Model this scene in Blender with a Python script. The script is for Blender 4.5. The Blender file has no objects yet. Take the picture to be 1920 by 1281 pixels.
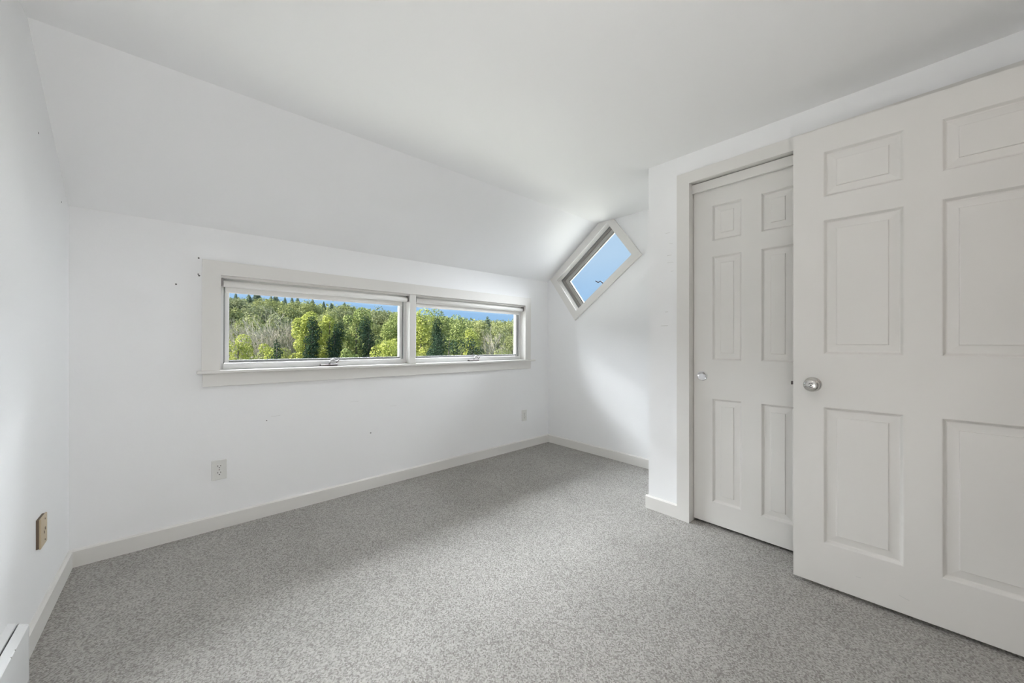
import bpy, bmesh, math, random
import numpy as np
from mathutils import Vector, Matrix

S = bpy.context.scene
C = S.collection
random.seed(7)
RNG = np.random.default_rng(11)
R = math.radians

# ------------------------------------------------------------------ camera
cam_d = bpy.data.cameras.new('camera')
cam = bpy.data.objects.new('camera', cam_d)
C.objects.link(cam)
cam.location = (0, 0, 1.10)
cam.rotation_euler = (R(90), 0, R(-41.914))
cam_d.sensor_width = 36
cam_d.lens = 13.02
cam_d.shift_y = 0.0006
cam_d.clip_start = 0.02
cam_d.clip_end = 600
S.camera = cam

# ------------------------------------------------------------------ light
SUN, SKY, SKY_LOW, SKY_HIGH, EAST, EAST_LOW, BOUNCE_FILL = 10.0, 1.0, 2500, 18800, 4400, 680, 720
HIGH_FILL, LOW_FILL, HALL_FILL = 5.0, 13.0, 3.0

w = bpy.data.worlds.new('sky')
S.world = w
w.use_nodes = True
nt = w.node_tree
for n in list(nt.nodes):
    nt.nodes.remove(n)
out = nt.nodes.new('ShaderNodeOutputWorld')
bg = nt.nodes.new('ShaderNodeBackground')
tc = nt.nodes.new('ShaderNodeTexCoord')
sep = nt.nodes.new('ShaderNodeSeparateXYZ')
cr = nt.nodes.new('ShaderNodeValToRGB')
nt.links.new(tc.outputs['Generated'], sep.inputs[0])
nt.links.new(sep.outputs['Z'], cr.inputs[0])
cr.color_ramp.elements[0].position = 0.05
cr.color_ramp.elements[0].color = (0.32, 0.57, 0.92, 1)
cr.color_ramp.elements[1].position = 0.22
cr.color_ramp.elements[1].color = (0.50, 0.69, 0.92, 1)
nt.links.new(cr.outputs[0], bg.inputs[0])
bg.inputs[1].default_value = SKY
nt.links.new(bg.outputs[0], out.inputs[0])


def light(name, kind, loc, energy, color=(1, 1, 1), target=None, **kw):
    d = bpy.data.lights.new(name, kind)
    d.energy = energy
    d.color = color
    for k, v in kw.items():
        setattr(d, k, v)
    o = bpy.data.objects.new(name, d)
    C.objects.link(o)
    o.location = loc
    if target is not None:
        o.rotation_euler = (Vector(target) - Vector(loc)).to_track_quat('-Z', 'Y').to_euler()
    return o


light('sun', 'SUN', (-20, 2, 30), SUN, (1.0, 0.95, 0.86), (-20 + 0.80, 2 - 0.20, 30 - 0.58), angle=R(0.6))
DC = (0.935, 0.955, 1.0)
light('north_sky_low', 'AREA', (-4.0, 8.0, 3.35), SKY_LOW, DC, (-4.0, 2.8, 1.2), shape='RECTANGLE', size=26, size_y=2.3)
light('north_sky_high', 'AREA', (-4.0, 8.0, 7.0), SKY_HIGH, DC, (-4.0, 2.8, 1.2), shape='RECTANGLE', size=26, size_y=5)
light('east_sky', 'AREA', (9.0, 1.2, 4.6), EAST, DC, (3.05, 2.2, 1.8), shape='RECTANGLE', size=7, size_y=5)
light('east_bounce_fill', 'AREA', (7.5, 1.5, -1.0), EAST_LOW, (1.0, 0.985, 0.96), (3.05, 2.2, 1.8), shape='RECTANGLE', size=8, size_y=4)  # added area light imitating ground bounce through the tilted window
light('north_bounce_fill', 'AREA', (1.0, 6.5, -1.2), BOUNCE_FILL, (1.0, 0.985, 0.96), (1.4, 2.8, 1.2), shape='RECTANGLE', size=10, size_y=3)  # added area light imitating ground bounce through the long window
light('room_low_fill', 'POINT', (-0.2, -0.22, 0.5), LOW_FILL, (1.0, 0.955, 0.90), shadow_soft_size=0.15)  # added fill low behind the camera, no fixture stands there
light('room_high_fill', 'POINT', (0.5, 0.2, 2.1), HIGH_FILL, (1.0, 0.955, 0.90), shadow_soft_size=0.1)  # added unseen fill under the ceiling, out of view
light('hall_fill', 'POINT', (1.75, -1.0, 2.05), HALL_FILL, (1.0, 0.88, 0.78), shadow_soft_size=0.12)  # added warm fill beyond the doorway, no known fixture

S.view_settings.view_transform = 'Standard'
S.view_settings.look = 'None'
S.view_settings.gamma = 1
S.view_settings.use_curve_mapping = False
S.view_settings.exposure = 0.0
S.cycles.max_bounces = 16
S.cycles.diffuse_bounces = 10
S.cycles.transparent_max_bounces = 16
S.cycles.sample_clamp_indirect = 0

# ------------------------------------------------------------------ materials


def mat(name, col, rough=0.6, metal=0.0, bump=0.0, bscale=60, var=0.0, vscale=6, spec=0.5):
    m = bpy.data.materials.new(name)
    m.use_nodes = True
    t = m.node_tree
    b = t.nodes['Principled BSDF']
    b.inputs['Base Color'].default_value = (*col, 1)
    b.inputs['Roughness'].default_value = rough
    b.inputs['Metallic'].default_value = metal
    b.inputs['Specular IOR Level'].default_value = spec
    co = t.nodes.new('ShaderNodeTexCoord')
    if var > 0:
        n = t.nodes.new('ShaderNodeTexNoise')
        n.inputs['Scale'].default_value = vscale
        n.inputs['Detail'].default_value = 4
        t.links.new(co.outputs['Object'], n.inputs['Vector'])
        mx = t.nodes.new('ShaderNodeMix')
        mx.data_type = 'RGBA'
        mx.inputs[6].default_value = (*[c * (1 - var) for c in col], 1)
        mx.inputs[7].default_value = (*[min(1, c * (1 + var)) for c in col], 1)
        t.links.new(n.outputs['Fac'], mx.inputs[0])
        t.links.new(mx.outputs[2], b.inputs['Base Color'])
    if bump > 0:
        n2 = t.nodes.new('ShaderNodeTexNoise')
        n2.inputs['Scale'].default_value = bscale
        n2.inputs['Detail'].default_value = 3
        t.links.new(co.outputs['Object'], n2.inputs['Vector'])
        bp = t.nodes.new('ShaderNodeBump')
        bp.inputs['Strength'].default_value = bump
        bp.inputs['Distance'].default_value = 0.002
        t.links.new(n2.outputs['Fac'], bp.inputs['Height'])
        t.links.new(bp.outputs[0], b.inputs['Normal'])
    return m


M_WALL = mat('wall_paint', (0.86, 0.865, 0.875), 0.65, bump=0.12, bscale=90, var=0.012, vscale=2.5, spec=0.3)
M_CEIL = mat('ceiling_paint', (0.84, 0.84, 0.845), 0.8, bump=0.1, bscale=70, spec=0.2)
M_TRIM = mat('trim_paint', (0.73, 0.718, 0.695), 0.4, bump=0.06, bscale=40, var=0.01)
M_DOOR = mat('door_paint', (0.74, 0.728, 0.705), 0.42, bump=0.05, bscale=50, var=0.01)
M_SASH = mat('window_vinyl', (0.70, 0.70, 0.70), 0.35, var=0.01)
M_SASH2 = mat('grey_sash', (0.30, 0.29, 0.265), 0.4, var=0.02)
M_SASH3 = mat('light_grey_sash', (0.46, 0.45, 0.43), 0.4, var=0.02)
M_SHADE = mat('shade_fabric', (0.80, 0.79, 0.77), 0.85, bump=0.2, bscale=400)
M_GASKET = mat('grey_gasket', (0.30, 0.31, 0.31), 0.6, var=0.03)
M_HEATER = mat('heater_enamel', (0.78, 0.79, 0.80), 0.35, var=0.02)
M_PLATE = mat('white_plastic', (0.72, 0.72, 0.70), 0.35, var=0.01)
M_IVORY = mat('ivory_plastic', (0.52, 0.42, 0.28), 0.4, var=0.04, vscale=30)
M_BROWN = mat('brown_plastic', (0.13, 0.09, 0.06), 0.5, var=0.05)
M_DARK = mat('dark_slot', (0.02, 0.02, 0.02), 0.6, var=0.05)
M_NICKEL = mat('satin_nickel', (0.62, 0.61, 0.59), 0.22, 1.0, var=0.02, vscale=30)
M_CRANK = mat('brushed_steel', (0.45, 0.44, 0.44), 0.4, 0.9, var=0.03, vscale=40)
M_CHROME = mat('chrome', (0.75, 0.75, 0.76), 0.12, 1.0, var=0.01)
M_ZINC = mat('grey_zinc', (0.24, 0.22, 0.22), 0.35, 0.8, var=0.05, vscale=50)
M_BRONZE = mat('dark_bronze', (0.06, 0.045, 0.06), 0.45, 0.4, var=0.1, vscale=40)
M_SCUFF = mat('scuff', (0.60, 0.595, 0.585), 0.7, var=0.1, vscale=80)
M_HOLE = mat('nail_hole', (0.10, 0.10, 0.10), 0.8, var=0.1, vscale=80)
M_ROOF = mat('roof_board', (0.45, 0.43, 0.40), 0.8, var=0.08)
M_SIDING = mat('siding', (0.5, 0.5, 0.48), 0.8, var=0.05)
M_GROUND = mat('ground', (0.12, 0.15, 0.05), 0.95, var=0.4, vscale=0.4)
M_BARK = mat('bark', (0.20, 0.17, 0.14), 0.9, var=0.3, vscale=4)
M_TWIG = mat('grey_twigs', (0.50, 0.45, 0.38), 0.9, var=0.25, vscale=3)


def carpet():
    m = bpy.data.materials.new('loop_carpet')
    m.use_nodes = True
    t = m.node_tree
    b = t.nodes['Principled BSDF']
    b.inputs['Roughness'].default_value = 0.95
    b.inputs['Specular IOR Level'].default_value = 0.1
    co = t.nodes.new('ShaderNodeTexCoord')
    v = t.nodes.new('ShaderNodeTexVoronoi')
    v.inputs['Scale'].default_value = 215
    v.inputs['Randomness'].default_value = 0.75
    v.voronoi_dimensions = '2D'
    t.links.new(co.outputs['Object'], v.inputs['Vector'])
    # colour of each loop
    sp = t.nodes.new('ShaderNodeSeparateColor')
    t.links.new(v.outputs['Color'], sp.inputs[0])
    cr = t.nodes.new('ShaderNodeValToRGB')
    e = cr.color_ramp.elements
    e[0].position = 0.0
    e[0].color = (0.24, 0.228, 0.213, 1)
    e[1].position = 1.0
    e[1].color = (0.49, 0.477, 0.455, 1)
    x = cr.color_ramp.elements.new(0.5)
    x.color = (0.38, 0.368, 0.348, 1)
    t.links.new(sp.outputs[0], cr.inputs[0])
    # patchy wear
    n = t.nodes.new('ShaderNodeTexNoise')
    n.inputs['Scale'].default_value = 3.0
    n.inputs['Detail'].default_value = 5
    t.links.new(co.outputs['Object'], n.inputs['Vector'])
    mr = t.nodes.new('ShaderNodeMapRange')
    mr.inputs['From Min'].default_value = 0.3
    mr.inputs['From Max'].default_value = 0.7
    mr.inputs['To Min'].default_value = 0.93
    mr.inputs['To Max'].default_value = 1.06
    t.links.new(n.outputs['Fac'], mr.inputs[0])
    mu = t.nodes.new('ShaderNodeVectorMath')
    mu.operation = 'SCALE'
    t.links.new(cr.outputs[0], mu.inputs[0])
    t.links.new(mr.outputs[0], mu.inputs['Scale'])
    t.links.new(mu.outputs[0], b.inputs['Base Color'])
    inv = t.nodes.new('ShaderNodeMath')
    inv.operation = 'SUBTRACT'
    inv.inputs[0].default_value = 1.0
    t.links.new(v.outputs['Distance'], inv.inputs[1])
    bp = t.nodes.new('ShaderNodeBump')
    bp.inputs['Strength'].default_value = 0.8
    bp.inputs['Distance'].default_value = 0.002
    t.links.new(inv.outputs[0], bp.inputs['Height'])
    t.links.new(bp.outputs[0], b.inputs['Normal'])
    return m


M_CARPET = carpet()


def glass():
    m = bpy.data.materials.new('window_glass')
    m.use_nodes = True
    t = m.node_tree
    for n in list(t.nodes):
        t.nodes.remove(n)
    o = t.nodes.new('ShaderNodeOutputMaterial')
    tr = t.nodes.new('ShaderNodeBsdfTransparent')
    tr.inputs[0].default_value = (0.96, 0.975, 0.97, 1)
    gl = t.nodes.new('ShaderNodeBsdfGlossy')
    gl.inputs['Roughness'].default_value = 0.02
    fr = t.nodes.new('ShaderNodeFresnel')
    fr.inputs[0].default_value = 1.3
    mx = t.nodes.new('ShaderNodeMixShader')
    t.links.new(fr.outputs[0], mx.inputs[0])
    t.links.new(tr.outputs[0], mx.inputs[1])
    t.links.new(gl.outputs[0], mx.inputs[2])
    t.links.new(mx.outputs[0], o.inputs[0])
    return m


M_GLASS = glass()


def leaf_mat(name, dark, light_, trans=0.35):
    """leaf colour varies leaf by leaf through the mesh attribute 'tint'"""
    m = bpy.data.materials.new(name)
    m.use_nodes = True
    t = m.node_tree
    for n in list(t.nodes):
        t.nodes.remove(n)
    o = t.nodes.new('ShaderNodeOutputMaterial')
    at = t.nodes.new('ShaderNodeAttribute')
    at.attribute_name = 'tint'
    cr = t.nodes.new('ShaderNodeValToRGB')
    cr.color_ramp.elements[0].color = (*dark, 1)
    cr.color_ramp.elements[1].color = (*light_, 1)
    t.links.new(at.outputs['Fac'], cr.inputs[0])
    d = t.nodes.new('ShaderNodeBsdfDiffuse')
    tl = t.nodes.new('ShaderNodeBsdfTranslucent')
    t.links.new(cr.outputs[0], d.inputs[0])
    t.links.new(cr.outputs[0], tl.inputs[0])
    mx = t.nodes.new('ShaderNodeMixShader')
    mx.inputs[0].default_value = trans
    t.links.new(d.outputs[0], mx.inputs[1])
    t.links.new(tl.outputs[0], mx.inputs[2])
    t.links.new(mx.outputs[0], o.inputs[0])
    return m


L_BRIGHT = leaf_mat('leaf_yellow_green', (0.24, 0.28, 0.05), (0.80, 0.82, 0.27), 0.3)
L_MID = leaf_mat('leaf_green', (0.12, 0.17, 0.05), (0.60, 0.66, 0.27), 0.25)
L_DARK = leaf_mat('leaf_shaded_ivy', (0.02, 0.045, 0.03), (0.085, 0.13, 0.075), 0.12)  # ivy green kept extra dark, deep shade is put into the leaf colour
L_OLIVE = leaf_mat('leaf_olive', (0.24, 0.27, 0.10), (0.52, 0.54, 0.26), 0.3)
L_GREY = leaf_mat('leaf_grey_green', (0.22, 0.25, 0.13), (0.46, 0.48, 0.28), 0.3)
L_CONIFER = leaf_mat('needle_grey_green', (0.12, 0.17, 0.11), (0.33, 0.41, 0.27), 0.15)

# ------------------------------------------------------------------ helpers


def obj(name, bm, m, parent=None, smooth=False, loc=None):
    me = bpy.data.meshes.new(name)
    bmesh.ops.recalc_face_normals(bm, faces=bm.faces)
    bm.to_mesh(me)
    bm.free()
    if smooth:
        for p in me.polygons:
            p.use_smooth = True
    me.materials.append(m)
    o = bpy.data.objects.new(name, me)
    C.objects.link(o)
    if parent is not None:
        o.parent = parent
    if loc is not None:
        o.location = loc
    return o


def empty(name, loc=(0, 0, 0), rot=(0, 0, 0)):
    o = bpy.data.objects.new(name, None)
    o.empty_display_size = 0.1
    C.objects.link(o)
    o.location = loc
    o.rotation_euler = rot
    return o


def tag(o, label=None, cat=None, group=None, kind=None):
    if label:
        o['label'] = label
    if cat:
        o['category'] = cat
    if group:
        o['group'] = group
    if kind:
        o['kind'] = kind
    return o


def box(bm, x0, x1, y0, y1, z0, z1, bev=0.0, seg=1):
    vs = [bm.verts.new((x, y, z)) for x in (x0, x1) for y in (y0, y1) for z in (z0, z1)]
    idx = [(0, 1, 3, 2), (4, 6, 7, 5), (0, 4, 5, 1), (2, 3, 7, 6), (0, 2, 6, 4), (1, 5, 7, 3)]
    fs = [bm.faces.new([vs[i] for i in f]) for f in idx]
    if bev > 0:
        es = list({e for f in fs for e in f.edges})
        bmesh.ops.bevel(bm, geom=es, offset=bev, segments=seg, affect='EDGES', profile=0.5)


def bx(*a, **k):
    bm = bmesh.new()
    box(bm, *a, **k)
    return bm


def prism(pts, f, d0, d1):
    """polygon pts (a,b) extruded between depths d0, d1; f(a,b,d)->xyz"""
    bm = bmesh.new()
    A = [bm.verts.new(f(a, b, d0)) for a, b in pts]
    B = [bm.verts.new(f(a, b, d1)) for a, b in pts]
    n = len(pts)
    bm.faces.new(A)
    bm.faces.new(B[::-1])
    for i in range(n):
        j = (i + 1) % n
        bm.faces.new((A[i], B[i], B[j], A[j]))
    return bm


def wall_hole(outer, hole, f, d0, d1):
    """outer polygon with one hole, given a thickness"""
    bm = bmesh.new()
    loops = []
    for d in (d0, d1):
        O = [bm.verts.new(f(a, b, d)) for a, b in outer]
        H = [bm.verts.new(f(a, b, d)) for a, b in hole]
        es = []
        for L in (O, H):
            for i in range(len(L)):
                es.append(bm.edges.new((L[i], L[(i + 1) % len(L)])))
        bmesh.ops.triangle_fill(bm, use_beauty=True, use_dissolve=False, edges=es)
        loops.append((O, H))
    for k in (0, 1):
        A, B = loops[0][k], loops[1][k]
        for i in range(len(A)):
            j = (i + 1) % len(A)
            bm.faces.new((A[i], B[i], B[j], A[j]))
    return bm


def lathe(profile, seg=32, f=None):
    """profile (r, h) turned about an axis; f maps (x,y,h) to xyz (default axis z)"""
    if f is None:
        f = lambda x, y, h: (x, y, h)
    bm = bmesh.new()
    rings = []
    for r, h in profile:
        if r < 1e-6:
            rings.append([bm.verts.new(f(0, 0, h))])
        else:
            rings.append([bm.verts.new(f(r * math.cos(2 * math.pi * i / seg), r * math.sin(2 * math.pi * i / seg), h)) for i in range(seg)])
    for a, b in zip(rings, rings[1:]):
        for i in range(seg):
            j = (i + 1) % seg
            if len(a) == 1 and len(b) == 1:
                continue
            if len(a) == 1:
                bm.faces.new((a[0], b[i], b[j]))
            elif len(b) == 1:
                bm.faces.new((a[i], b[0], a[j]))
            else:
                bm.faces.new((a[i], b[i], b[j], a[j]))
    return bm


def tube(bm, pts, rad, seg=8, cap=True):
    """polyline tube; rad a number or list"""
    pts = [Vector(p) for p in pts]
    n = len(pts)
    rs = rad if isinstance(rad, (list, tuple)) else [rad] * n
    rings = []
    up = Vector((0.13, 0.27, 0.95)).normalized()
    for i, p in enumerate(pts):
        t = (pts[min(i + 1, n - 1)] - pts[max(i - 1, 0)]).normalized()
        a = t.cross(up)
        if a.length < 1e-3:
            a = t.cross(Vector((1, 0, 0)))
        a.normalize()
        b = t.cross(a)
        rings.append([bm.verts.new(p + (a * math.cos(2 * math.pi * k / seg) + b * math.sin(2 * math.pi * k / seg)) * rs[i]) for k in range(seg)])
    for A, B in zip(rings, rings[1:]):
        for k in range(seg):
            j = (k + 1) % seg
            bm.faces.new((A[k], A[j], B[j], B[k]))
    if cap:
        bm.faces.new(rings[0][::-1])
        bm.faces.new(rings[-1])


# ------------------------------------------------------------------ room dimensions
XL, YB, XR, XC = -0.4024, 2.785, 3.035, 2.3213
YK, YR = 1.2256, -0.40
ZC, ZW, YCR = 2.2533, 1.7643, 2.125
SL = math.atan2(ZC - ZW, YB - YCR)          # pitch of the sloped ceiling
ZBB, TBB = 0.0843, 0.015                    # baseboard height and thickness
ST = (ZC - ZW) / (YB - YCR)


def zs(y):
    return ZW + (YB - y) * ST


# ------------------------------------------------------------------ floor, walls, ceiling
fl = obj('floor', bx(XL - 0.12, XR + 0.12, -1.9, YB + 0.12, -0.15, 0), M_CARPET)
tag(fl, 'grey beige loop pile carpet over the whole floor', kind='structure')

yt = YCR - 0.3
fx = lambda a, b, d: (d, a, b)
fy = lambda a, b, d: (a, d, b)
tag(obj('wall_left', prism([(YR - 0.12, -0.1), (YB + 0.12, -0.1), (YB + 0.12, zs(YB + 0.12) + 0.06), (YCR, ZC + 0.06), (YR - 0.12, ZC + 0.06)], fx, XL - 0.12, XL), M_WALL),
    'plain white left wall with slanted top under the sloped ceiling', kind='structure')
HX0, HX1, HZ0, HZ1 = 0.155, 2.69, 0.905, 1.515
tag(obj('wall_back', wall_hole([(XL - 0.05, -0.1), (XR + 0.05, -0.1), (XR + 0.05, ZW + 0.06), (XL - 0.05, ZW + 0.06)],
                               [(HX0, HZ0), (HX1, HZ0), (HX1, HZ1), (HX0, HZ1)], fy, YB, YB + 0.14), M_WALL),
    'low white knee wall that holds the long window', kind='structure')

# rotated window in the right wall: centre, along-slope axis, normal to slope
WC = (2.197, 1.8265)
ca, sa = math.cos(SL), math.sin(SL)


def wr(s, t):
    """s up along the slope, t towards the slope -> (Y, Z)"""
    return (WC[0] - ca * s + sa * t, WC[1] + sa * s + ca * t)


W2A, W2B = 0.386, 0.211                      # half opening
tag(obj('wall_right', wall_hole([(YK - 0.05, -0.1), (YB + 0.1, -0.1), (YB + 0.1, zs(YB + 0.1) + 0.05), (YCR, ZC + 0.05), (YK - 0.05, ZC + 0.05)],
                                [wr(W2A + 0.014, W2B + 0.014), wr(-W2A - 0.014, W2B + 0.014), wr(-W2A - 0.014, -W2B - 0.014), wr(W2A + 0.014, -W2B - 0.014)], fx, XR, XR + 0.14), M_WALL),
    'white gable wall of the alcove with a tilted window', kind='structure')
tag(obj('wall_return', bx(XC + 0.001, XR + 0.05, YK - 0.09, YK, -0.1, ZC + 0.05), M_WALL),
    'white return wall at the end of the closet', kind='structure')
CY0, CY1, CZ = -0.255, 0.965, 2.075            # closet opening
cw = bmesh.new()
box(cw, XC, XC + 0.10, CY1, YK, -0.1, ZC + 0.05)
box(cw, XC, XC + 0.10, YR - 0.12, CY0, -0.1, ZC + 0.05)
box(cw, XC, XC + 0.10, CY0, CY1, CZ, ZC + 0.05)
tag(obj('wall_closet', cw, M_WALL), 'white wall around the sliding closet doors', kind='structure')
cb = bmesh.new()
box(cb, XR + 0.0, XR + 0.12, YR - 0.12, YK - 0.05, -0.1, ZC + 0.05)
box(cb, XC + 0.1, XR, YR - 0.12, YR, -0.1, ZC + 0.05)
tag(obj('wall_closet_inside', cb, M_WALL), 'white inner walls of the closet', kind='structure')
DX0, DX1, DZ = 1.345, 2.175, 2.075
rw = bmesh.new()
box(rw, XL - 0.12, DX0, YR - 0.12, YR, -0.1, ZC + 0.05)
box(rw, DX1, XC + 0.1, YR - 0.12, YR, -0.1, ZC + 0.05)
box(rw, DX0, DX1, YR - 0.12, YR, DZ, ZC + 0.05)
tag(obj('wall_rear', rw, M_WALL), 'white wall with the room doorway', kind='structure')
hw = bmesh.new()
box(hw, 0.7, 0.8, -1.9, YR - 0.12, -0.1, ZC + 0.05)
box(hw, 2.7, 2.8, -1.9, YR - 0.12, -0.1, ZC + 0.05)
box(hw, 0.7, 2.8, -2.0, -1.9, -0.1, ZC + 0.05)
tag(obj('wall_hall', hw, M_WALL), 'white hall walls outside the doorway', kind='structure')

ce = bx(XL - 0.12, XR + 0.12, -2.0, YCR, ZC, ZC + 0.12)
tag(obj('ceiling', ce, M_CEIL), 'flat white ceiling over the room', kind='structure')
k = 0.13 / ca
ce2 = prism([(YCR, ZC), (YB + 0.14, zs(YB + 0.14)), (YB + 0.14, zs(YB + 0.14) + k), (YCR, ZC + k)], fx, XL - 0.12, XR + 0.12)
tag(obj('ceiling_slope', ce2, M_WALL), 'sloped white ceiling above the long window', kind='structure')
ye = YB + 0.40
ro = prism([(YCR - 0.1, zs(YCR - 0.1) + k), (ye, zs(ye) + k), (ye, zs(ye) + k + 0.10), (YCR - 0.1, zs(YCR - 0.1) + k + 0.10)], fx, XL - 0.3, XR + 0.14)
tag(obj('trim_1', ro, M_ROOF), 'roof deck and eave over the long window', kind='structure')

# ------------------------------------------------------------------ baseboards
PB = [(0, 0), (TBB, 0), (TBB, ZBB - 0.007), (TBB - 0.008, ZBB), (0, ZBB)]
tag(obj('baseboard_back', prism(PB, lambda a, b, d: (d, YB - a, b), XL, XR), M_TRIM), 'off white baseboard under the long window', kind='structure')
tag(obj('baseboard_left', prism(PB, lambda a, b, d: (XL + a, d, b), 1.90, YB - TBB), M_TRIM), 'off white baseboard along the left wall', kind='structure')
tag(obj('baseboard_right', prism(PB, lambda a, b, d: (XR - a, d, b), YK, YB - TBB), M_TRIM), 'off white baseboard under the tilted window', kind='structure')
tag(obj('baseboard_closet', prism(PB, lambda a, b, d: (XC - a, d, b), 1.0294, YK + TBB), M_TRIM), 'short off white baseboard beside the closet casing', kind='structure')
tag(obj('baseboard_return', prism(PB, lambda a, b, d: (d, YK + a, b), XC, XR - TBB), M_TRIM), 'off white baseboard on the alcove return', kind='structure')

# ------------------------------------------------------------------ window 1 (long window)
W1 = empty('window_1', (0.178, YB, 0.934), (0, R(0.37), 0))
tag(W1, 'long low double window with white casing and sill', kind='structure')
W1L = 2.492                                     # clear width
W1H = 0.562                                     # clear height
MX0, MX1 = 1.204, 1.258                         # mullion


def w1(name, bm, m=M_TRIM, parent=None, **kw):
    return obj(name, bm, m, parent or W1, **kw)


cz = W1H + 0.081
w1('casing', prism([(-0.085, 0), (0, 0), (0, W1H), (-0.085, cz)], lambda a, b, d: (a, d, b), -0.019, 0.0))
w1('casing', prism([(W1L, 0), (W1L + 0.078, 0), (W1L + 0.078, cz), (W1L, W1H)], lambda a, b, d: (a, d, b), -0.019, 0.0))
w1('casing', prism([(-0.085, cz), (0, W1H), (W1L, W1H), (W1L + 0.078, cz)], lambda a, b, d: (a, d, b), -0.019, 0.0))
w1('sill', bx(-0.106, W1L + 0.128, -0.042, 0.0, -0.017, 0.0, bev=0.003, seg=2))
w1('sill', bx(0.0, W1L, 0.0, 0.085, -0.017, 0.0))
w1('apron', bx(-0.080, W1L + 0.085, -0.017, 0.0, -0.094, -0.017, bev=0.002))
w1('mullion', bx(MX0, MX1, -0.008, 0.085, 0.0, W1H, bev=0.002))
w1('jamb', bx(-0.018, 0.0, 0.0, 0.14, -0.017, W1H + 0.015), M_TRIM)
w1('jamb', bx(W1L, W1L + 0.018, 0.0, 0.14, -0.017, W1H + 0.015), M_TRIM)
w1('head_jamb', bx(0.0, W1L, 0.0, 0.14, W1H, W1H + 0.015), M_TRIM)
w1('head_stop', bx(0.0, W1L, 0.002, 0.016, W1H - 0.014, W1H), M_TRIM)
w1('outer_sill', bx(-0.018, W1L + 0.018, 0.085, 0.20, -0.045, 0.005), M_ROOF)

# each light: frame, sash, gasket, pane, crank operator
for i, (a, b) in enumerate(((0.0, MX0), (MX1, W1L))):
    fr = bmesh.new()
    box(fr, a, a + 0.018, 0.060, 0.135, 0.0, W1H)
    box(fr, b - 0.018, b, 0.060, 0.135, 0.0, W1H)
    box(fr, a + 0.018, b - 0.018, 0.045, 0.135, 0.0, 0.036, bev=0.002)
    box(fr, a + 0.018, b - 0.018, 0.060, 0.135, W1H - 0.03, W1H)
    w1('window_frame', fr, M_SASH)
    sa_ = bmesh.new()
    sx0, sx1, sz0, sz1 = a + 0.024, b - 0.024, 0.038, W1H - 0.032
    sw = 0.024
    box(sa_, sx0, sx0 + sw, 0.078, 0.115, sz0, sz1, bev=0.003)
    box(sa_, sx1 - sw, sx1, 0.078, 0.115, sz0, sz1, bev=0.003)
    box(sa_, sx0 + sw, sx1 - sw, 0.078, 0.115, sz0, sz0 + 0.012, bev=0.003)
    box(sa_, sx0 + sw, sx1 - sw, 0.078, 0.115, sz1 - 0.03, sz1, bev=0.003)
    sash = w1('sash', sa_, M_SASH)
    g = bmesh.new()
    box(g, a + 0.018, a + 0.024, 0.070, 0.11, 0.036, W1H - 0.03)
    box(g, b - 0.024, b - 0.018, 0.070, 0.11, 0.036, W1H - 0.03)
    box(g, sx0 + sw, sx1 - sw, 0.074, 0.106, sz0 + 0.001, sz0 + 0.0165)
    obj('gasket', g, M_GASKET, sash)
    obj('pane', bx(sx0 + sw - 0.006, sx1 - sw + 0.006, 0.106, 0.110, sz0 + 0.006, sz1 - 0.024), M_GLASS, sash)
    # crank
    cx = 0.605 if i == 0 else 1.858
    cr_ = w1('crank_operator', bx(cx - 0.055, cx + 0.055, 0.004, 0.040, 0.001, 0.016, bev=0.004, seg=2), M_ZINC)
    hb = bmesh.new()
    tube(hb, [(cx + 0.0, 0.016, 0.012), (cx + 0.012, 0.010, 0.042), (cx + 0.022, 0.008, 0.046), (cx + 0.045, 0.004, 0.030)], [0.006, 0.006, 0.008, 0.006], 8)
    obj('crank_arm', hb, M_CRANK, cr_, smooth=True)
    kb = bmesh.new()
    tube(kb, [(cx + 0.046, 0.004, 0.022), (cx + 0.062, 0.000, 0.047)], [0.0055, 0.0045], 8)
    obj('crank_knob', kb, M_ZINC, cr_, smooth=True)

# roller shades hang in the two lights
for i, (a, b, lab) in enumerate(((0.0, MX0, 'white roller shade, nearly rolled up, in the longer left light'),
                                 (MX1, W1L, 'white roller shade, nearly rolled up, in the shorter right light'))):
    rs = empty('roller_shade', (0.178, YB, 0.934), (0, R(0.37), 0))
    tag(rs, lab, 'shade', 'roller shades in the long window')
    rx0, rx1 = a + 0.014, b - 0.012
    zc_ = W1H - 0.044
    rb = lathe([(0, 0), (0.018, 0), (0.0195, 0.0015), (0.0195, rx1 - rx0 - 0.0015), (0.018, rx1 - rx0), (0, rx1 - rx0)], 28,
               lambda x, y, h: (rx0 + h, 0.026 + x, zc_ + y))
    r_ = obj('roller', rb, M_SHADE, rs)
    for p in r_.data.polygons:
        p.use_smooth = len(p.vertices) == 4
    obj('fabric', bx(rx0 + 0.012, rx1 - 0.03, 0.0425, 0.0435, zc_ - 0.040, zc_ + 0.008), M_SHADE, rs)
    obj('hem_bar', bx(rx0 + 0.012, rx1 - 0.03, 0.0395, 0.0465, zc_ - 0.053, zc_ - 0.040, bev=0.002), M_SHADE, rs)
    for xx in (a + 0.001, b - 0.010):
        obj('bracket', bx(xx, xx + 0.009, 0.008, 0.044, zc_ - 0.015, W1H - 0.014, bev=0.001), M_ZINC, rs)

# ------------------------------------------------------------------ window 2 (tilted window)
W2 = empty('window_2', (XR, WC[0], WC[1]))
tag(W2, 'small tilted window set parallel to the roof slope', kind='structure')


def w2(name, pts, d0, d1, m=M_TRIM, parent=None):
    """pts in (s,t) of the tilted rectangle, depth d from the wall face outwards"""
    def f(a, b, d):
        y, z = wr(a, b)
        return (d, y - WC[0], z - WC[1])
    o = obj(name, prism(pts, f, d0, d1), m, parent or W2)
    return o


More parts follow.
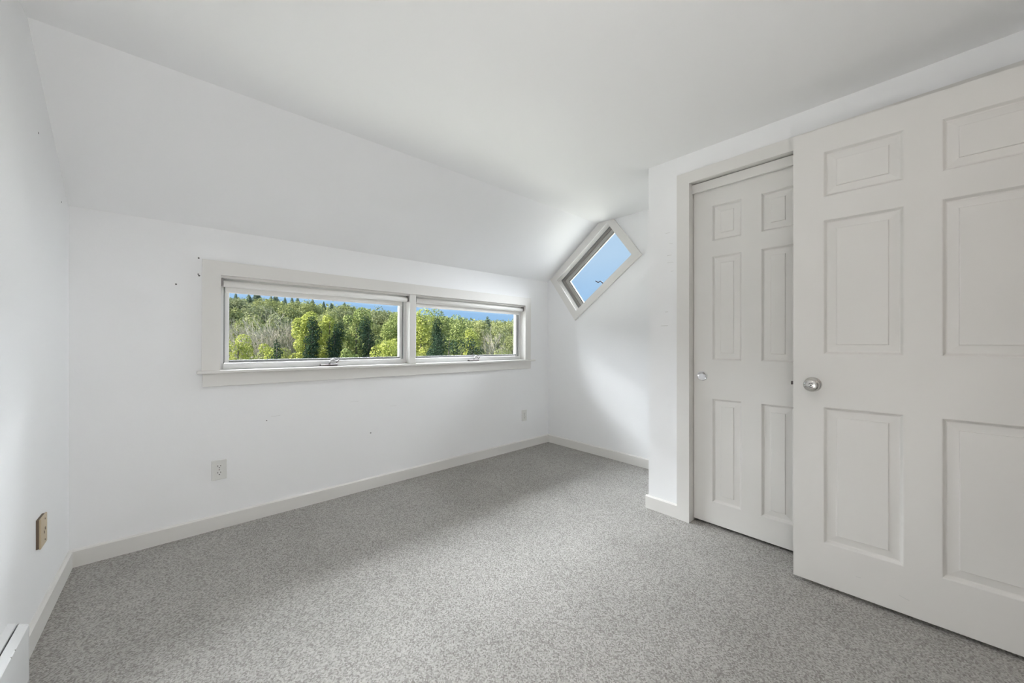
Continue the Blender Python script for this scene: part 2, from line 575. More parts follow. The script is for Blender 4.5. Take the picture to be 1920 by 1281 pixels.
A_, B_ = W2A + 0.004, W2B + 0.004           # casing leaves a thin reveal
cwid = 0.070
# casing boards, trimmed where the slope and the flat ceiling meet them
tm = (zs(WC[0]) - WC[1]) * ca - 0.002            # distance from centre to the slope
sC = (ZC - 0.002 - WC[1])                        # ceiling: sa*s + ca*t = sC
t_out = -B_ - cwid
s_ceil = lambda t: (sC - ca * t) / sa
s_back = lambda t: (WC[0] + sa * t - (YB - 0.001)) / ca    # back wall: s where Y reaches YB
tu = min(tm, B_ + cwid)
w2('casing', [(max(-A_ - cwid, s_back(tu)), tu), (min(s_ceil(tu), A_ + cwid), tu), (min(s_ceil(B_), A_ + 0.06), B_), (-A_, B_)], -0.019, 0)
w2('casing', [(A_, B_), (s_ceil(B_), B_), (A_ + cwid, (sC - sa * (A_ + cwid)) / ca), (A_ + cwid, t_out), (A_, -B_)], -0.019, 0)
w2('casing', [(A_, -B_), (A_ + cwid, t_out), (-A_ - cwid, t_out), (-A_, -B_)], -0.019, 0)
w2('casing', [(-A_, -B_), (-A_ - cwid, t_out), (-A_ - cwid, tu - 0.0), (-A_, B_)], -0.019, 0)


def frame2(name, o, i, d0, d1, m, parent=None):
    """four members joined as one frame; o and i are (s low, s high, t low, t high) of its outer and inner edge"""
    def f(u, v, d):
        y, z = wr(u, v)
        return (d, y - WC[0], z - WC[1])
    q = lambda e: [(e[1], e[3]), (e[0], e[3]), (e[0], e[2]), (e[1], e[2])]
    return obj(name, wall_hole(q(o), q(i), f, d0, d1), m, parent or W2)


A_, B_ = W2A, W2B
j0 = (-A_ - 0.014, A_ + 0.014, -B_ - 0.014, B_ + 0.014)
j1 = (-A_, A_, -B_, B_)
f1 = (-A_ + 0.026, A_ - 0.006, -B_ + 0.008, B_ - 0.026)
s1 = (-A_ + 0.058, A_ - 0.012, -B_ + 0.016, B_ - 0.058)
b1 = (-A_ + 0.067, A_ - 0.016, -B_ + 0.020, B_ - 0.067)
frame2('jamb', j0, j1, 0.0, 0.135, M_TRIM)
frame2('window_frame', j1, f1, 0.056, 0.135, M_SASH2)
sash2 = frame2('sash', f1, s1, 0.072, 0.0985, M_SASH3)
frame2('gasket', j1, (-A_ + 0.005, A_ - 0.003, -B_ + 0.003, B_ - 0.005), 0.048, 0.056, M_GASKET, sash2)
frame2('glazing_bead', s1, b1, 0.080, 0.094, M_SASH2, sash2)
w2('pane', [(b1[1] + 0.002, b1[3] + 0.002), (b1[0] - 0.002, b1[3] + 0.002), (b1[0] - 0.002, b1[2] - 0.002), (b1[1] + 0.002, b1[2] - 0.002)], 0.094, 0.099, M_GLASS, sash2)
hb = bmesh.new()
tube(hb, [(0.05, 2.086 - WC[0], 1.645 - WC[1]), (0.05, 2.106 - WC[0], 1.680 - WC[1]), (0.045, 2.128 - WC[0], 1.700 - WC[1]), (0.045, 2.155 - WC[0], 1.690 - WC[1]), (0.045, 2.185 - WC[0], 1.708 - WC[1])],
     [0.006, 0.0055, 0.005, 0.005, 0.005], 8)
obj('crank_handle', hb, M_BRONZE, W2, smooth=True)

# ------------------------------------------------------------------ panelled doors


def panel_mesh(w_, h_):
    """raised moulded panel, local x 0..w, z 0..h, front towards -y"""
    bm = bmesh.new()
    prof = [(0, 0), (0.0025, 0.001), (0.010, 0.0120), (0.014, 0.0135), (0.042, 0.0105), (0.0435, 0.0070), (0.046, 0.0062)]
    rings = []
    for o_, d in prof:
        rings.append([bm.verts.new(p) for p in ((o_, d, o_), (w_ - o_, d, o_), (w_ - o_, d, h_ - o_), (o_, d, h_ - o_))])
    for a, b in zip(rings, rings[1:]):
        for i in range(4):
            j = (i + 1) % 4
            bm.faces.new((a[i], a[j], b[j], b[i]))
    bm.faces.new(rings[-1])
    return bm


def leaf_mesh(W, H, th, xs, zz):
    """door slab whose front is a grid of stiles and rails with openings for panels"""
    bm = bmesh.new()
    X = [0] + [v for p in xs for v in p] + [W]
    Z = [0] + [v for p in zz for v in p] + [H]
    V = [[bm.verts.new((x, 0, z)) for z in Z] for x in X]
    for i in range(len(X) - 1):
        for j in range(len(Z) - 1):
            if i % 2 == 1 and j % 2 == 1:
                continue
            bm.faces.new((V[i][j], V[i + 1][j], V[i + 1][j + 1], V[i][j + 1]))
    Bk = [bm.verts.new(p) for p in ((0, th, 0), (W, th, 0), (W, th, H), (0, th, H))]
    bm.faces.new(Bk[::-1])
    bm.faces.new([V[0][j] for j in range(len(Z))] + [Bk[3], Bk[0]])
    bm.faces.new([V[-1][j] for j in range(len(Z))][::-1] + [Bk[1], Bk[2]])
    bm.faces.new([V[i][0] for i in range(len(X))][::-1] + [Bk[0], Bk[1]])
    bm.faces.new([V[i][-1] for i in range(len(X))] + [Bk[2], Bk[3]])
    return bm


def panelled_door(name, loc, rotz, W, H, th, xs, zz, label):
    root = empty(name, loc, (0, 0, rotz))
    tag(root, label, kind='structure')
    obj('leaf', leaf_mesh(W, H, th, xs, zz), M_DOOR, root)
    for z0, z1 in zz:
        for x0, x1 in xs:
            obj('panel', panel_mesh(x1 - x0, z1 - z0), M_DOOR, root, loc=(x0, 0, z0))
    return root


# local +x runs towards -Y in the room, local -y (front) towards -X
RZ = R(-90)
zb_ = 0.017
cxs = [(0.105, 0.261), (0.355, 0.505)]
czz = [(0.148 - zb_, 0.7640 - zb_), (0.993 - zb_, 1.611 - zb_), (1.702 - zb_, 1.914 - zb_)]
d1 = panelled_door('door_1', (XC + 0.044, 0.952, zb_), RZ, 0.61, 2.015, 0.034, cxs, czz, 'white six panel sliding closet door with a round chrome pull')
d2 = panelled_door('door_2', (XC + 0.084, 0.37, zb_), RZ, 0.61, 2.015, 0.012, cxs, czz, 'white six panel sliding closet door hidden behind the open door')
# round cup pull
cup = lathe([(0.0300, 0.0), (0.0300, -0.002), (0.0285, -0.0042), (0.0265, -0.0045), (0.0245, -0.0035), (0.021, -0.0018), (0.012, -0.0008), (0, -0.0005)], 36,
            lambda x, y, h: (0.050 + x, h, 0.878 + y))
obj('cup_pull', cup, M_CHROME, d1, smooth=True)

ang = R(2.686)
d3 = panelled_door('door_3', (2.1308, 0.409, 0.017), R(-90) + ang, 0.808, 2.0376, 0.035, [(0.108, 0.355), (0.4535, 0.700)],
                   [(0.205 - zb_, 0.811 - zb_), (1.046 - zb_, 1.643 - zb_), (1.746 - zb_, 1.948 - zb_)],
                   'white six panel room door standing open in front of the closet')
kx, kz = 0.071, 0.892
fk = lambda x, y, h: (kx + x, -h, kz + y)
kn = obj('door_knob', lathe([(0, 0.0595), (0.010, 0.0592), (0.018, 0.0578), (0.0245, 0.0545), (0.0285, 0.0495), (0.0295, 0.0440), (0.0280, 0.0375),
                             (0.0235, 0.0305), (0.0170, 0.0240), (0.0125, 0.0180), (0.0115, 0.010)], 40, fk), M_NICKEL, d3, smooth=True)
obj('rosette', lathe([(0.0115, 0.012), (0.020, 0.0105), (0.0280, 0.0065), (0.0320, 0.0025), (0.0325, 0.0)], 40, fk), M_NICKEL, kn, smooth=True)
lr = bmesh.new()
for k0 in (0.18, 1.18):
    pts = [(kx + 0.0088 * math.cos(math.pi * (k0 + 0.66 * q / 9)), -0.0594, kz + 0.0088 * math.sin(math.pi * (k0 + 0.66 * q / 9))) for q in range(10)]
    tube(lr, pts, 0.0013, 6)
obj('lock_ring', lr, M_DARK, kn)
obj('lock_button', lathe([(0, 0.0635), (0.002, 0.0635), (0.0026, 0.0625), (0.0028, 0.0590)], 16, fk), M_DARK, kn, smooth=True)
fk2 = lambda x, y, h: (kx + x, 0.035 + h, kz + y)
obj('door_knob', lathe([(0, 0.0595), (0.018, 0.0578), (0.0285, 0.0495), (0.0280, 0.0375), (0.0170, 0.0240), (0.0115, 0.010), (0.028, 0.0065), (0.0325, 0)], 32, fk2), M_NICKEL, d3, smooth=True)
la = obj('latch', prism([(0.006, -0.010), (0.026, -0.010), (0.026, 0.010), (0.020, 0.010)], lambda a, b, d: (b * 0.6 - 0.004, a, kz + d), -0.0075, 0.0075), M_ZINC, d3)
obj('latch_plate', bx(-0.0012, 0.0, 0.005, 0.030, kz - 0.028, kz + 0.028), M_CHROME, la)
for (sx, sz, ln, rot) in ((0.222, 0.086, 0.017, 4), (0.355, 0.064, 0.030, -16)):
    s_ = obj('scuff_mark', bx(-ln / 2, ln / 2, -0.0004, 0.0, -0.0008, 0.0008), M_SCUFF, d3, loc=(sx, 0, sz))
    s_.rotation_euler = (0, R(-rot), 0)

# closet casing and header track fascia
T2 = empty('trim_2', (XC, 0, 0))
tag(T2, 'off white casing boards around the closet opening', kind='structure')
ci, co_ = 0.955, 1.0294
zi, zo = 2.066, 2.134
fcx = lambda a, b, d: (d, a, b)
obj('casing', prism([(ci, 0), (co_, 0), (co_, zo), (ci, zi)], fcx, -0.020, 0.0), M_TRIM, T2)
obj('casing', prism([(ci, zi), (co_, zo), (CY0 - 0.055, zo), (CY0 + 0.01, zi)], fcx, -0.020, 0.0), M_TRIM, T2)
obj('casing', prism([(CY0 + 0.01, 0), (CY0 + 0.01, zi), (CY0 - 0.055, zo), (CY0 - 0.055, 0)], fcx, -0.020, 0.0), M_TRIM, T2)
obj('jamb', bx(0, 0.10, ci, CY1, 0, CZ), M_TRIM, T2)
obj('jamb', bx(0, 0.10, CY0, CY0 + 0.010, 0, CZ), M_TRIM, T2)
obj('head_jamb', bx(0, 0.10, CY0 + 0.01, ci, zi + 0.002, CZ), M_TRIM, T2)
obj('track_fascia', bx(0.022, 0.036, CY0 + 0.01, ci, 2.010, zi - 0.004, bev=0.001), M_TRIM, T2)
T3 = empty('trim_3', (0, YR, 0))
tag(T3, 'off white jamb boards of the room doorway', kind='structure')
obj('jamb', bx(DX0, DX0 + 0.015, -0.12, 0.0, 0, DZ), M_TRIM, T3)
obj('jamb', bx(DX1 - 0.003, DX1, -0.12, 0.0, 0, DZ), M_TRIM, T3)
obj('head_jamb', bx(DX0 + 0.015, DX1 - 0.003, -0.12, 0.0, DZ - 0.012, DZ), M_TRIM, T3)

# ------------------------------------------------------------------ wall plates


def outlet(x, z, label):
    o = empty('wall_outlet', (x, YB, z))
    tag(o, label, 'outlet')
    obj('plate', bx(-0.036, 0.036, -0.006, 0, -0.0585, 0.0585, bev=0.003, seg=2), M_PLATE, o)
    for s in (0.0195, -0.0195):
        pts = []
        for q in range(20):
            t_ = 2 * math.pi * q / 20
            pts.append((0.0172 * math.cos(t_), max(-0.0135, min(0.0135, 0.0172 * math.sin(t_)))))
        r = obj('receptacle', prism(pts, lambda a, b, d: (a, d, b), -0.0078, -0.005), M_PLATE, o, loc=(0, 0, s))
        obj('slot', bx(-0.0078, -0.0052, -0.0081, -0.0075, -0.0005, 0.0085), M_DARK, r)
        obj('slot', bx(0.0052, 0.0078, -0.0081, -0.0075, 0.0005, 0.0080), M_DARK, r)
        obj('slot', bx(-0.0026, 0.0026, -0.0081, -0.0075, -0.0095, -0.0048), M_DARK, r)
    obj('screw', lathe([(0, -0.0075), (0.003, -0.007), (0.0032, -0.006)], 12, lambda x_, y_, h: (x_, h, y_)), M_ZINC, o, smooth=True)
    return o


outlet(0.1745, 0.3465, 'white double outlet low on the wall near the left end of the window')
outlet(2.668, 0.338, 'white double outlet low on the wall near the far alcove corner')

p = empty('wall_plate', (XL, 2.278, 0.3715))
tag(p, 'tan blank wall plate with small screws on the left wall', 'wall plate')
obj('mounting_box', bx(0.0, 0.007, -0.043, 0.039, -0.055, 0.055), M_BROWN, p)
pl = obj('plate', bx(0.007, 0.0125, -0.045, 0.045, -0.0575, 0.0575, bev=0.003, seg=2), M_IVORY, p)
for yy, zz_ in ((0.012, 0.041), (0.012, -0.040)):
    obj('screw', lathe([(0, 0.0138), (0.0032, 0.0134), (0.0036, 0.0124)], 12, lambda x_, y_, h, yy=yy, zz_=zz_: (h, yy + x_, zz_ + y_)), M_BROWN, p, smooth=True)
obj('jack', bx(0.0124, 0.0132, 0.010, 0.019, -0.002, 0.008), M_BROWN, p)
obj('jack', bx(0.0124, 0.0132, -0.003, 0.004, -0.012, -0.003), M_BROWN, p)

# ------------------------------------------------------------------ baseboard heater
hx = XL
H = empty('baseboard_heater', (hx, 1.93, 0))
tag(H, 'white enamel baseboard heater cover along the left wall', 'heater')
Ln = 2.2
ff = lambda a, b, d: (a, d, b)
obj('back_plate', prism([(0, 0.0), (0.012, 0.0), (0.012, 0.198), (0.017, 0.199), (0.017, 0.206), (0, 0.213)], ff, -Ln, -0.003), M_HEATER, H)
obj('front_cover', prism([(0.0385, 0.012), (0.0405, 0.012), (0.0405, 0.186), (0.038, 0.189), (0.021, 0.2005), (0.020, 0.198), (0.036, 0.187), (0.0385, 0.185)], ff, -Ln, 0.0), M_HEATER, H)
obj('end_cap', prism([(0, 0), (0.041, 0), (0.041, 0.186), (0.038, 0.190), (0.021, 0.2015), (0.017, 0.199), (0, 0.199)], ff, -0.002, 0.003), M_HEATER, H)
for yy, ln in ((-0.13, 0.010), (-0.165, 0.006)):
    s_ = obj('scratch', bx(0.0385, 0.0412, yy - 0.0015, yy + 0.0015, 0.184, 0.1885), M_SCUFF, H)

# ------------------------------------------------------------------ small marks on the walls
wb = bpy.data.objects['wall_back']
wl = bpy.data.objects['wall_left']
wc = bpy.data.objects['wall_closet']
for x, z, r in ((0.0818, 1.583, 0.004), (0.0800, 1.490, 0.0035), (0.0840, 1.482, 0.0045), (-0.0146, 1.4228, 0.004), (0.411, 0.602, 0.003), (1.0706, 0.4163, 0.004)):
    obj('nail_hole', lathe([(0, -0.0006), (r, -0.0004), (r * 1.1, 0)], 8, lambda a, b, h, x=x, z=z: (x + a, YB + h, z + b)), M_HOLE, wb)
for y, z, r in ((2.2687, 1.9016, 0.004), (2.6388, 1.7411, 0.004)):
    obj('nail_hole', lathe([(0, 0.0006), (r, 0.0004), (r * 1.1, 0)], 8, lambda a, b, h, y=y, z=z: (XL + h, y + a, z + b)), M_HOLE, wl)
for y, z, ln, th in ((1.0963, 1.7975, 0.030, .0016), (1.0756, 1.7252, 0.022, .0016), (1.0859, 1.6526, 0.028, .0022), (1.080, 1.6068, 0.040, .0016), (1.1032, 1.2936, 0.020, .0025), (1.1173, 1.2053, 0.045, .0025), (1.068, 1.55, 0.018, .0015)):
    obj('scuff_mark', bx(XC - 0.0004, XC, y - ln / 2, y + ln / 2, z - th / 2, z + th / 2), M_SCUFF, wc)
for x, z, ln in ((0.46, 0.625, 0.05), (0.95, 0.665, 0.06), (1.25, 0.60, 0.05)):
    obj('scuff_mark', bx(x - ln / 2, x + ln / 2, YB - 0.0003, YB, z - 0.0008, z + 0.0008), mat('faint_scuff', (0.66, 0.66, 0.65), 0.7) if x == 0.46 else bpy.data.materials['faint_scuff'], wb)

# ------------------------------------------------------------------ outdoors: terrain


def smooth(t):
    t = max(0.0, min(1.0, t))
    return t * t * (3 - 2 * t)


def ridge(az):
    """elevation (degrees) of the wooded ridge seen from the house"""
    return 4.9 - 2.1 * smooth((az - 8) / 34)


def terrain(x, y):
    d = math.hypot(x, y)
    az = math.degrees(math.atan2(x, y))
    top = 1.1 + 103 * math.tan(R(ridge(az)))
    z = -4.2 + (top + 4.2) * smooth((d - 36) / 72)
    return z - 0.04 * max(0, d - 108)


bm = bmesh.new()
N1, N2 = 40, 36
vs = []
for i in range(N1 + 1):
    az = R(-40 + 130 * i / N1)
    row = []
    for j in range(N2 + 1):
        d = 6 + 190 * (j / N2) ** 1.3
        x, y = d * math.sin(az), d * math.cos(az)
        row.append(bm.verts.new((x, y + 0.0, terrain(x, y) - 0.05)))
    vs.append(row)
for i in range(N1):
    for j in range(N2):
        bm.faces.new((vs[i][j], vs[i][j + 1], vs[i + 1][j + 1], vs[i + 1][j]))
tag(obj('ground', bm, M_GROUND, smooth=True), 'grassy ground rising to a wooded hill outside', kind='structure')

# ------------------------------------------------------------------ outdoors: foliage


def leaves(name, P, Nrm, size, tint, m, parent=None, asp=0.62):
    """one quad per leaf, folded meshes kept to 4 verts / 1 face"""
    n = len(P)
    Nrm = Nrm / (np.linalg.norm(Nrm, axis=1, keepdims=True) + 1e-9)
    rv = RNG.normal(size=(n, 3))
    U = np.cross(Nrm, rv)
    U /= (np.linalg.norm(U, axis=1, keepdims=True) + 1e-9)
    Vv = np.cross(Nrm, U)
    s = size.reshape(-1, 1) * 0.5
    co = np.empty((n, 4, 3))
    co[:, 0] = P - U * s
    co[:, 1] = P - Vv * s * asp
    co[:, 2] = P + U * s
    co[:, 3] = P + Vv * s * asp
    me = bpy.data.meshes.new(name)
    me.vertices.add(n * 4)
    me.vertices.foreach_set('co', co.reshape(-1))
    me.loops.add(n * 4)
    me.loops.foreach_set('vertex_index', np.arange(n * 4, dtype=np.int32))
    me.polygons.add(n)
    me.polygons.foreach_set('loop_start', np.arange(n, dtype=np.int32) * 4)
    me.polygons.foreach_set('loop_total', np.full(n, 4, dtype=np.int32))
    a = me.attributes.new('tint', 'FLOAT', 'POINT')
    a.data.foreach_set('value', np.repeat(tint, 4).astype(np.float32))
    me.update(calc_edges=True)
    me.materials.append(m)
    o = bpy.data.objects.new(name, me)
    C.objects.link(o)
    if parent is not None:
        o.parent = parent
    return o


def blob_points(blobs, n, rough=0.10):
    """points on a set of ellipsoids (x,y,z,rx,ry,rz), with outward normals"""
    B = np.array(blobs)
    ar = (B[:, 3] * B[:, 4] + B[:, 3] * B[:, 5] + B[:, 4] * B[:, 5])
    pick = RNG.choice(len(B), n, p=ar / ar.sum())
    D = RNG.normal(size=(n, 3))
    D /= np.linalg.norm(D, axis=1, keepdims=True)
    rr = 1.0 - np.abs(RNG.normal(0, rough, n))
    bb = B[pick]
    P = bb[:, :3] + D * bb[:, 3:] * rr[:, None]
    Nn = D * 0.8 + RNG.normal(size=(n, 3)) * 0.45 + np.array([0, 0, 0.25])
    return P, Nn, bb


def round_blobs(w_, h_, n=16, base=0.25, taper=0.35):
    """lumpy crown of width w_ and height h_, its base at z=0"""
    bl = []
    for q in range(n):
        z = h_ * (base + (1 - base - 0.10) * (q + 0.5) / n)
        f = (z / h_)
        prof = math.sqrt(max(0.05, 1 - ((f - taper) / (1.02 - taper)) ** 2)) if f > taper else 0.75 + 0.25 * f / taper
        rad = w_ * 0.5 * prof
        a = random.uniform(0, 2 * math.pi)
        rr = w_ * random.uniform(0.13, 0.24)
        off = max(0, rad - rr * 0.8)
        bl.append((off * math.cos(a), off * math.sin(a), z, rr, rr, rr * random.uniform(0.8, 1.3)))
    bl.append((0, 0, h_ * 0.5, w_ * 0.26, w_ * 0.26, h_ * 0.38))
    return bl


def tree(name, x, y, top, w_, m, label, n=7000, leaf=0.15, nb=18, cat='tree', base=0.22, taper=0.4, group=None, trunk=True, rough=0.10):
    g = terrain(x, y) - 0.05
    h_ = top - g
    root = empty(name, (x, y, g))
    tag(root, label, cat, group)
    bl = round_blobs(w_, h_, nb, base, taper)
    P, Nn, bb = blob_points(bl, n, rough)
    keep = P[:, 2] > 0.15
    P, Nn = P[keep], Nn[keep]
    tint = np.clip(RNG.normal(0.5, 0.25, len(P)), 0, 1)
    leaves('foliage', P, Nn, RNG.uniform(0.6, 1.35, len(P)) * leaf, tint, m, root)
    if trunk:
        tb = bmesh.new()
        tube(tb, [(0, 0, 0), (0.03, 0.02, h_ * 0.3), (-0.05, 0.04, h_ * 0.6), (0.02, 0, h_ * 0.85)], [0.16, 0.13, 0.09, 0.03], 7)
        obj('trunk', tb, M_BARK, root, smooth=True)
    return root


def conifer_points(h_, w_, n):
    z = (1 - np.sqrt(RNG.uniform(0, 1, n))) * h_ * 0.97
    lay = np.sin(z / h_ * 2 * math.pi * 9) * 0.22 + 0.85
    r = (1 - z / h_) ** 0.85 * w_ * 0.5 * lay * RNG.uniform(0.55, 1.05, n) + 0.03
    a = RNG.uniform(0, 2 * math.pi, n)
    P = np.stack([r * np.cos(a), r * np.sin(a), z + 0.03 * h_], 1)
    Nn = np.stack([np.cos(a) * 0.5, np.sin(a) * 0.5, np.full(n, 0.8)], 1) + RNG.normal(size=(n, 3)) * 0.35
    return P, Nn


# cone of ivy over an old trunk, its deep shade put into the dark leaves
def ivy_tree(x, y, top, w_, label, n=9500, name='ivy_tree'):
    g = terrain(x, y) - 0.05
    h_ = top - g
    root = empty(name, (x, y, g))
    tag(root, label, 'tree')
    nb = 12
    bl = []
    for q in range(nb):
        f = (q + 0.5) / nb
        r = w_ * 0.5 * (0.95 - 0.55 * f ** 2.2) * random.uniform(0.85, 1.1)
        bl.append((random.uniform(-.15, .15) * w_, random.uniform(-.15, .15) * w_, h_ * f * 0.95, r, r, h_ / nb * 1.15))
    P, Nn, _ = blob_points(bl, n, 0.3)
    keep = P[:, 2] > 0.1
    P, Nn = P[keep], Nn[keep]
    leaves('foliage', P, Nn, RNG.uniform(0.6, 1.3, len(P)) * 0.13, np.clip(RNG.normal(0.4, 0.25, len(P)), 0, 1), L_DARK, root)
    tb = bmesh.new()
    tube(tb, [(0, 0, 0), (0, 0, h_ * 0.5), (0, 0, h_ * 0.9)], [0.15, 0.09, 0.03], 7)
    obj('trunk', tb, M_BARK, root, smooth=True)
    return root


def branchy(x, y, top, w_, label, seed=1, nl=500, m=L_GREY, stems=4):
    """bare tree: forking stems and twigs, hardly any leaves"""
    rn = random.Random(seed)
    g = terrain(x, y) - 0.05
    h_ = top - g
    root = empty('bare_tree', (x, y, g))
    tag(root, label, 'tree')
    tips = []
    tb = bmesh.new()
    bb_ = bmesh.new()

    def grow(p, d, ln, r, lev):
        q = p + d * ln * 0.5 + Vector((rn.uniform(-.05, .05), rn.uniform(-.05, .05), 0)) * ln
        e = p + d * ln
        tube(tb if lev < 2 else bb_, [p, q, e], [r, r * 0.85, r * 0.7], 5 if lev < 2 else 3, cap=False)
        if lev == 5:
            tips.append(e)
            return
        for _ in range(3 if lev > 0 else 3):
            nd = (d + Vector((rn.uniform(-.6, .6), rn.uniform(-.6, .6), rn.uniform(-.15, .35)))).normalized()
            if rn.random() < 0.92:
                grow(e if rn.random() < 0.6 else p + (e - p) * rn.uniform(0.4, 0.95), nd, ln * rn.uniform(0.55, 0.8), r * 0.62, lev + 1)

    for s in range(stems):
        a = 2 * math.pi * s / stems + rn.uniform(-.4, .4)
        d = Vector((math.cos(a) * w_ / h_ * 0.32, math.sin(a) * w_ / h_ * 0.32, 1)).normalized()
        grow(Vector((0.1 * math.cos(a), 0.1 * math.sin(a), 0)), d, h_ * 0.36, 0.11, 0)
    zmax = max(t_.z for t_ in tips)
    k = h_ / zmax
    for b_ in (tb, bb_):
        bmesh.ops.scale(b_, vec=(k, k, k), verts=b_.verts)
    obj('trunk', tb, M_TWIG, root, smooth=True)
    tag(obj('twigs', bb_, M_TWIG, root), kind='stuff')
    if nl:
        T = np.array([tuple(t_ * k) for t_ in tips])
        P = T[RNG.integers(0, len(T), nl)] + RNG.normal(0, 0.16, (nl, 3))
        leaves('foliage', P, RNG.normal(size=(nl, 3)), RNG.uniform(0.07, 0.15, nl), RNG.uniform(0, 1, nl), m, root)
    return root


# near trees, left light
tree('leafy_tree', 7.66, 33.43, 4.05, 2.9, L_BRIGHT, 'leafy yellow green tree behind the left dark ivy column', 9000)
tree('leafy_tree', 9.5, 33.8, 4.10, 2.7, L_BRIGHT, 'leafy light green tree between the two tall dark ivy columns', 8000)
tree('leafy_tree', 11.54, 33.2, 4.35, 3.3, L_MID, 'tall rounded green tree left of the sky gap near the mullion', 10000)
tree('leafy_tree', 15.9, 36.0, 4.55, 3.6, L_MID, 'mid green tree at the right end of the longer left light', 10000)
ivy_tree(7.48, 30.91, 3.05, 1.7, 'leftmost tall dark ivy covered column in the longer light')
ivy_tree(9.05, 30.9, 2.65, 1.9, 'second tall dark ivy covered column right beside the leftmost')
ivy_tree(11.6, 30.62, 3.3, 2.2, 'third tall dark ivy covered column nearest the bright yellow bush')
ivy_tree(5.08, 30.38, 1.25, 1.3, 'small dark ivy covered stump among the bare trees', 3500)
tree('leafy_bush', 4.95, 31.6, 1.35, 2.3, L_BRIGHT, 'yellow green bush wrapped around the small dark stump', 5000, 0.13, cat='bush', base=0.1)
tree('leafy_bush', 10.9, 25.15, 1.75, 2.8, L_BRIGHT, 'bright yellow green bush low at the right of the longer light', 8000, 0.12, cat='bush', base=0.1)
tree('leafy_bush', 8.55, 26.0, 0.85, 1.6, L_MID, 'low pale green bush between two dark ivy columns', 4500, 0.11, cat='bush', base=0.1)
tree('leafy_bush', 3.43, 35.89, 1.85, 2.4, L_BRIGHT, 'yellow green bush at the lower left corner of the view', 6000, 0.13, cat='bush', base=0.1)
tree('leafy_bush', 4.3, 33.0, 0.45, 2.6, L_OLIVE, 'low olive bush in front of the bare tree stems', 5000, 0.13, cat='bush', base=0.1)
tree('leafy_bush', 6.4, 33.5, 0.75, 2.0, L_OLIVE, 'low olive bush left of the tall dark ivy columns', 4500, 0.13, cat='bush', base=0.1)
branchy(5.6, 39.3, 4.2, 4.2, 'large bare grey tree with many forking stems at the left', 3, 350, L_GREY, 6)
branchy(7.6, 39.9, 3.6, 2.8, 'smaller bare grey tree right of the large one', 8, 400, L_GREY, 3)
branchy(4.1, 47.3, 3.6, 2.6, 'bare grey tree at the left edge of the view', 5, 500, L_GREY, 3)

# near trees, right light
tree('leafy_tree', 16.52, 30.86, 4.4, 3.8, L_BRIGHT, 'yellow green tree at the left end of the shorter right light', 11000)
tree('leafy_tree', 19.14, 31.87, 4.4, 3.6, L_MID, 'tall green tree in the middle of the shorter right light', 10000)
tree('leafy_tree', 18.79, 27.48, 3.7, 3.8, L_MID, 'broad green tree right of middle in the shorter right light', 10000)
tree('leafy_tree', 17.85, 24.6, 2.6, 2.3, L_BRIGHT, 'sunlit yellow green tree crown in the shorter right light', 7000, 0.13)
ivy_tree(16.9, 28.6, 3.2, 1.9, 'dark ivy covered column in the shorter right light')
tree('dark_bush', 15.1, 23.9, 2.15, 3.6, L_DARK, 'wide dark green bush low in the shorter right light', 9000, 0.12, cat='bush', base=0.05)
tree('dark_bush', 16.7, 23.1, 1.75, 2.4, L_DARK, 'smaller dark green bush right of the wide dark one', 5000, 0.12, cat='bush', base=0.05)
tree('grey_tree', 22.48, 26.85, 3.15, 2.4, L_GREY, 'thin grey green tree at the right end of the view', 3200, 0.13)
branchy(20.6, 25.6, 2.7, 2.2, 'slim bare tree in front of the thin grey green tree', 12, 500, L_OLIVE, 3)
tree('leafy_bush', 17.6, 20.9, 0.75, 2.3, L_OLIVE, 'low olive bush at the lower right of the shorter light', 5000, 0.12, cat='bush', base=0.1)
tree('leafy_bush', 24.8, 27.5, 2.2, 3.0, L_OLIVE, 'olive bush behind the thin grey green tree', 5000, 0.14, cat='bush', base=0.1)

# hillside trees
hill = [(8, 66, 4.6, 6), (12.5, 70, 5.4, 6), (17.5, 66, 5.2, 6.5), (6, 80, 6.9, 6), (11, 84, 7.6, 7), (16.5, 84, 7.4, 7), (22, 80, 6.6, 7), (8.5, 98, 9.6, 7), (15, 100, 10.0, 7.5),
        (22, 99, 9.6, 8), (28, 90, 8.0, 7.5), (26, 70, 5.4, 6.5), (34, 74, 5.6, 7), (40, 70, 5.6, 7.5), (46, 62, 5.0, 7), (52, 58, 4.8, 7), (36, 88, 8.0, 8), (47, 78, 6.6, 8), (57, 66, 5.4, 8), (62, 58, 4.6, 8), (32, 100, 9.4, 8), (44, 92, 8.0, 8)]
proto = {}
for i, (x, y, top, w_) in enumerate(hill):
    x, y, top, w_ = x * 0.84, y * 0.84, 1.1 + (top - 1.1) * 0.84, w_ * 0.84
    m = (L_OLIVE, L_GREY, L_OLIVE)[i % 3]
    tree('hillside_tree', x, y, top, w_, m, 'olive or grey green round tree on the far hillside', 5200, 0.30, 26, base=0.12, group='round trees on the hillside', rough=0.22)

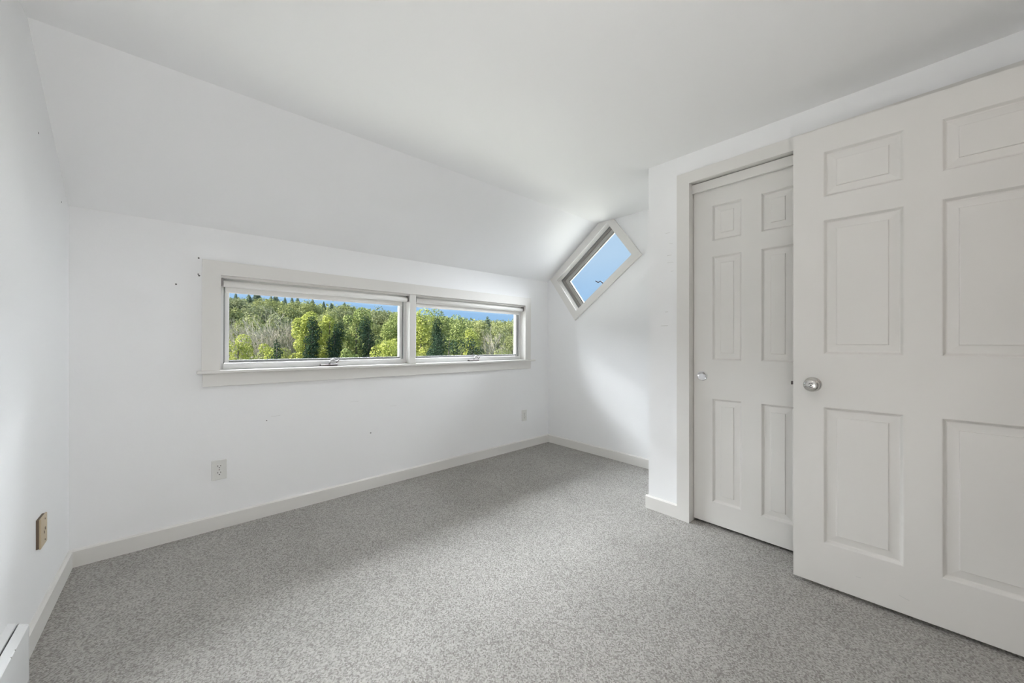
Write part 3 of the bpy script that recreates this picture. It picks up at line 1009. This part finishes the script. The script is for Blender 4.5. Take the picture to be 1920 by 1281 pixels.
cpos = [(10.22, 125.2, 14.3), (11.56, 118.63, 12.95), (14.09, 127.11, 14.08), (14.64, 118.55, 13.9), (16.66, 122.12, 14.57), (17.82, 114.36, 13.63), (21.42, 121.87, 13.6), (21.47, 112.43, 11.9),
        (23.65, 115.84, 12.3), (27.79, 114.81, 13.03), (27.94, 107.95, 12.6), (33.16, 107.3, 12.07), (33.2, 100.55, 11.81), (57.02, 72.44, 7.7), (28.65, 101.95, 11.2), (12.5, 112, 12.2), (19.3, 117, 12.8), (25, 118, 12.0)]
con = None
for i, (x, y, top) in enumerate(cpos):
    x, y, top = x * 0.82 + random.uniform(-0.9, 0.9), y * 0.82, 1.1 + (top - 1.1) * 0.82 + random.uniform(-0.9, 0.5)
    g = terrain(x, y) - 0.1
    if con is None:
        con = empty('conifer', (x, y, g))
        P, Nn = conifer_points(6.0, 3.2, 2200)
        cf = leaves('foliage', P, Nn, RNG.uniform(0.25, 0.5, len(P)), RNG.uniform(0, 1, len(P)), L_CONIFER, con, 0.5)
        tb = bmesh.new()
        tube(tb, [(0, 0, 0), (0, 0, 3), (0, 0, 5.9)], [0.2, 0.12, 0.02], 6)
        ct = obj('trunk', tb, M_BARK, con, smooth=True)
        o = con
    else:
        o = con.copy()
        C.objects.link(o)
        for ch in (cf, ct):
            c = ch.copy()
            C.objects.link(c)
            c.parent = o
    o.location = (x, y, g)
    sc = max(2.5, top - g) / 6.0
    wd = random.uniform(1.0, 1.7)
    o.scale = (sc * wd, sc * wd, sc)
    o.rotation_euler = (0, 0, random.uniform(0, 6.28))
    tag(o, 'pointed grey green conifer on the hilltop skyline', 'tree', 'conifers along the hilltop')

# low growth over the slope, too fine to count
n = 60000
az = np.radians(RNG.uniform(-38, 66, n))
dd = 40 + 66 * RNG.uniform(0, 1, n) ** 0.8
X, Y = dd * np.sin(az), dd * np.cos(az)
Z = np.array([terrain(a, b) for a, b in zip(X, Y)]) + np.abs(RNG.normal(0, 1, n)) * np.where(az < R(2), 1.9, 0.5)
tag(leaves('undergrowth', np.stack([X, Y, Z], 1), RNG.normal(size=(n, 3)) + np.array([0, 0, 0.5]), RNG.uniform(0.3, 0.75, n), RNG.uniform(0, 1, n), L_OLIVE, bpy.data.objects['ground']),
    'olive brush covering the far hillside', kind='stuff')
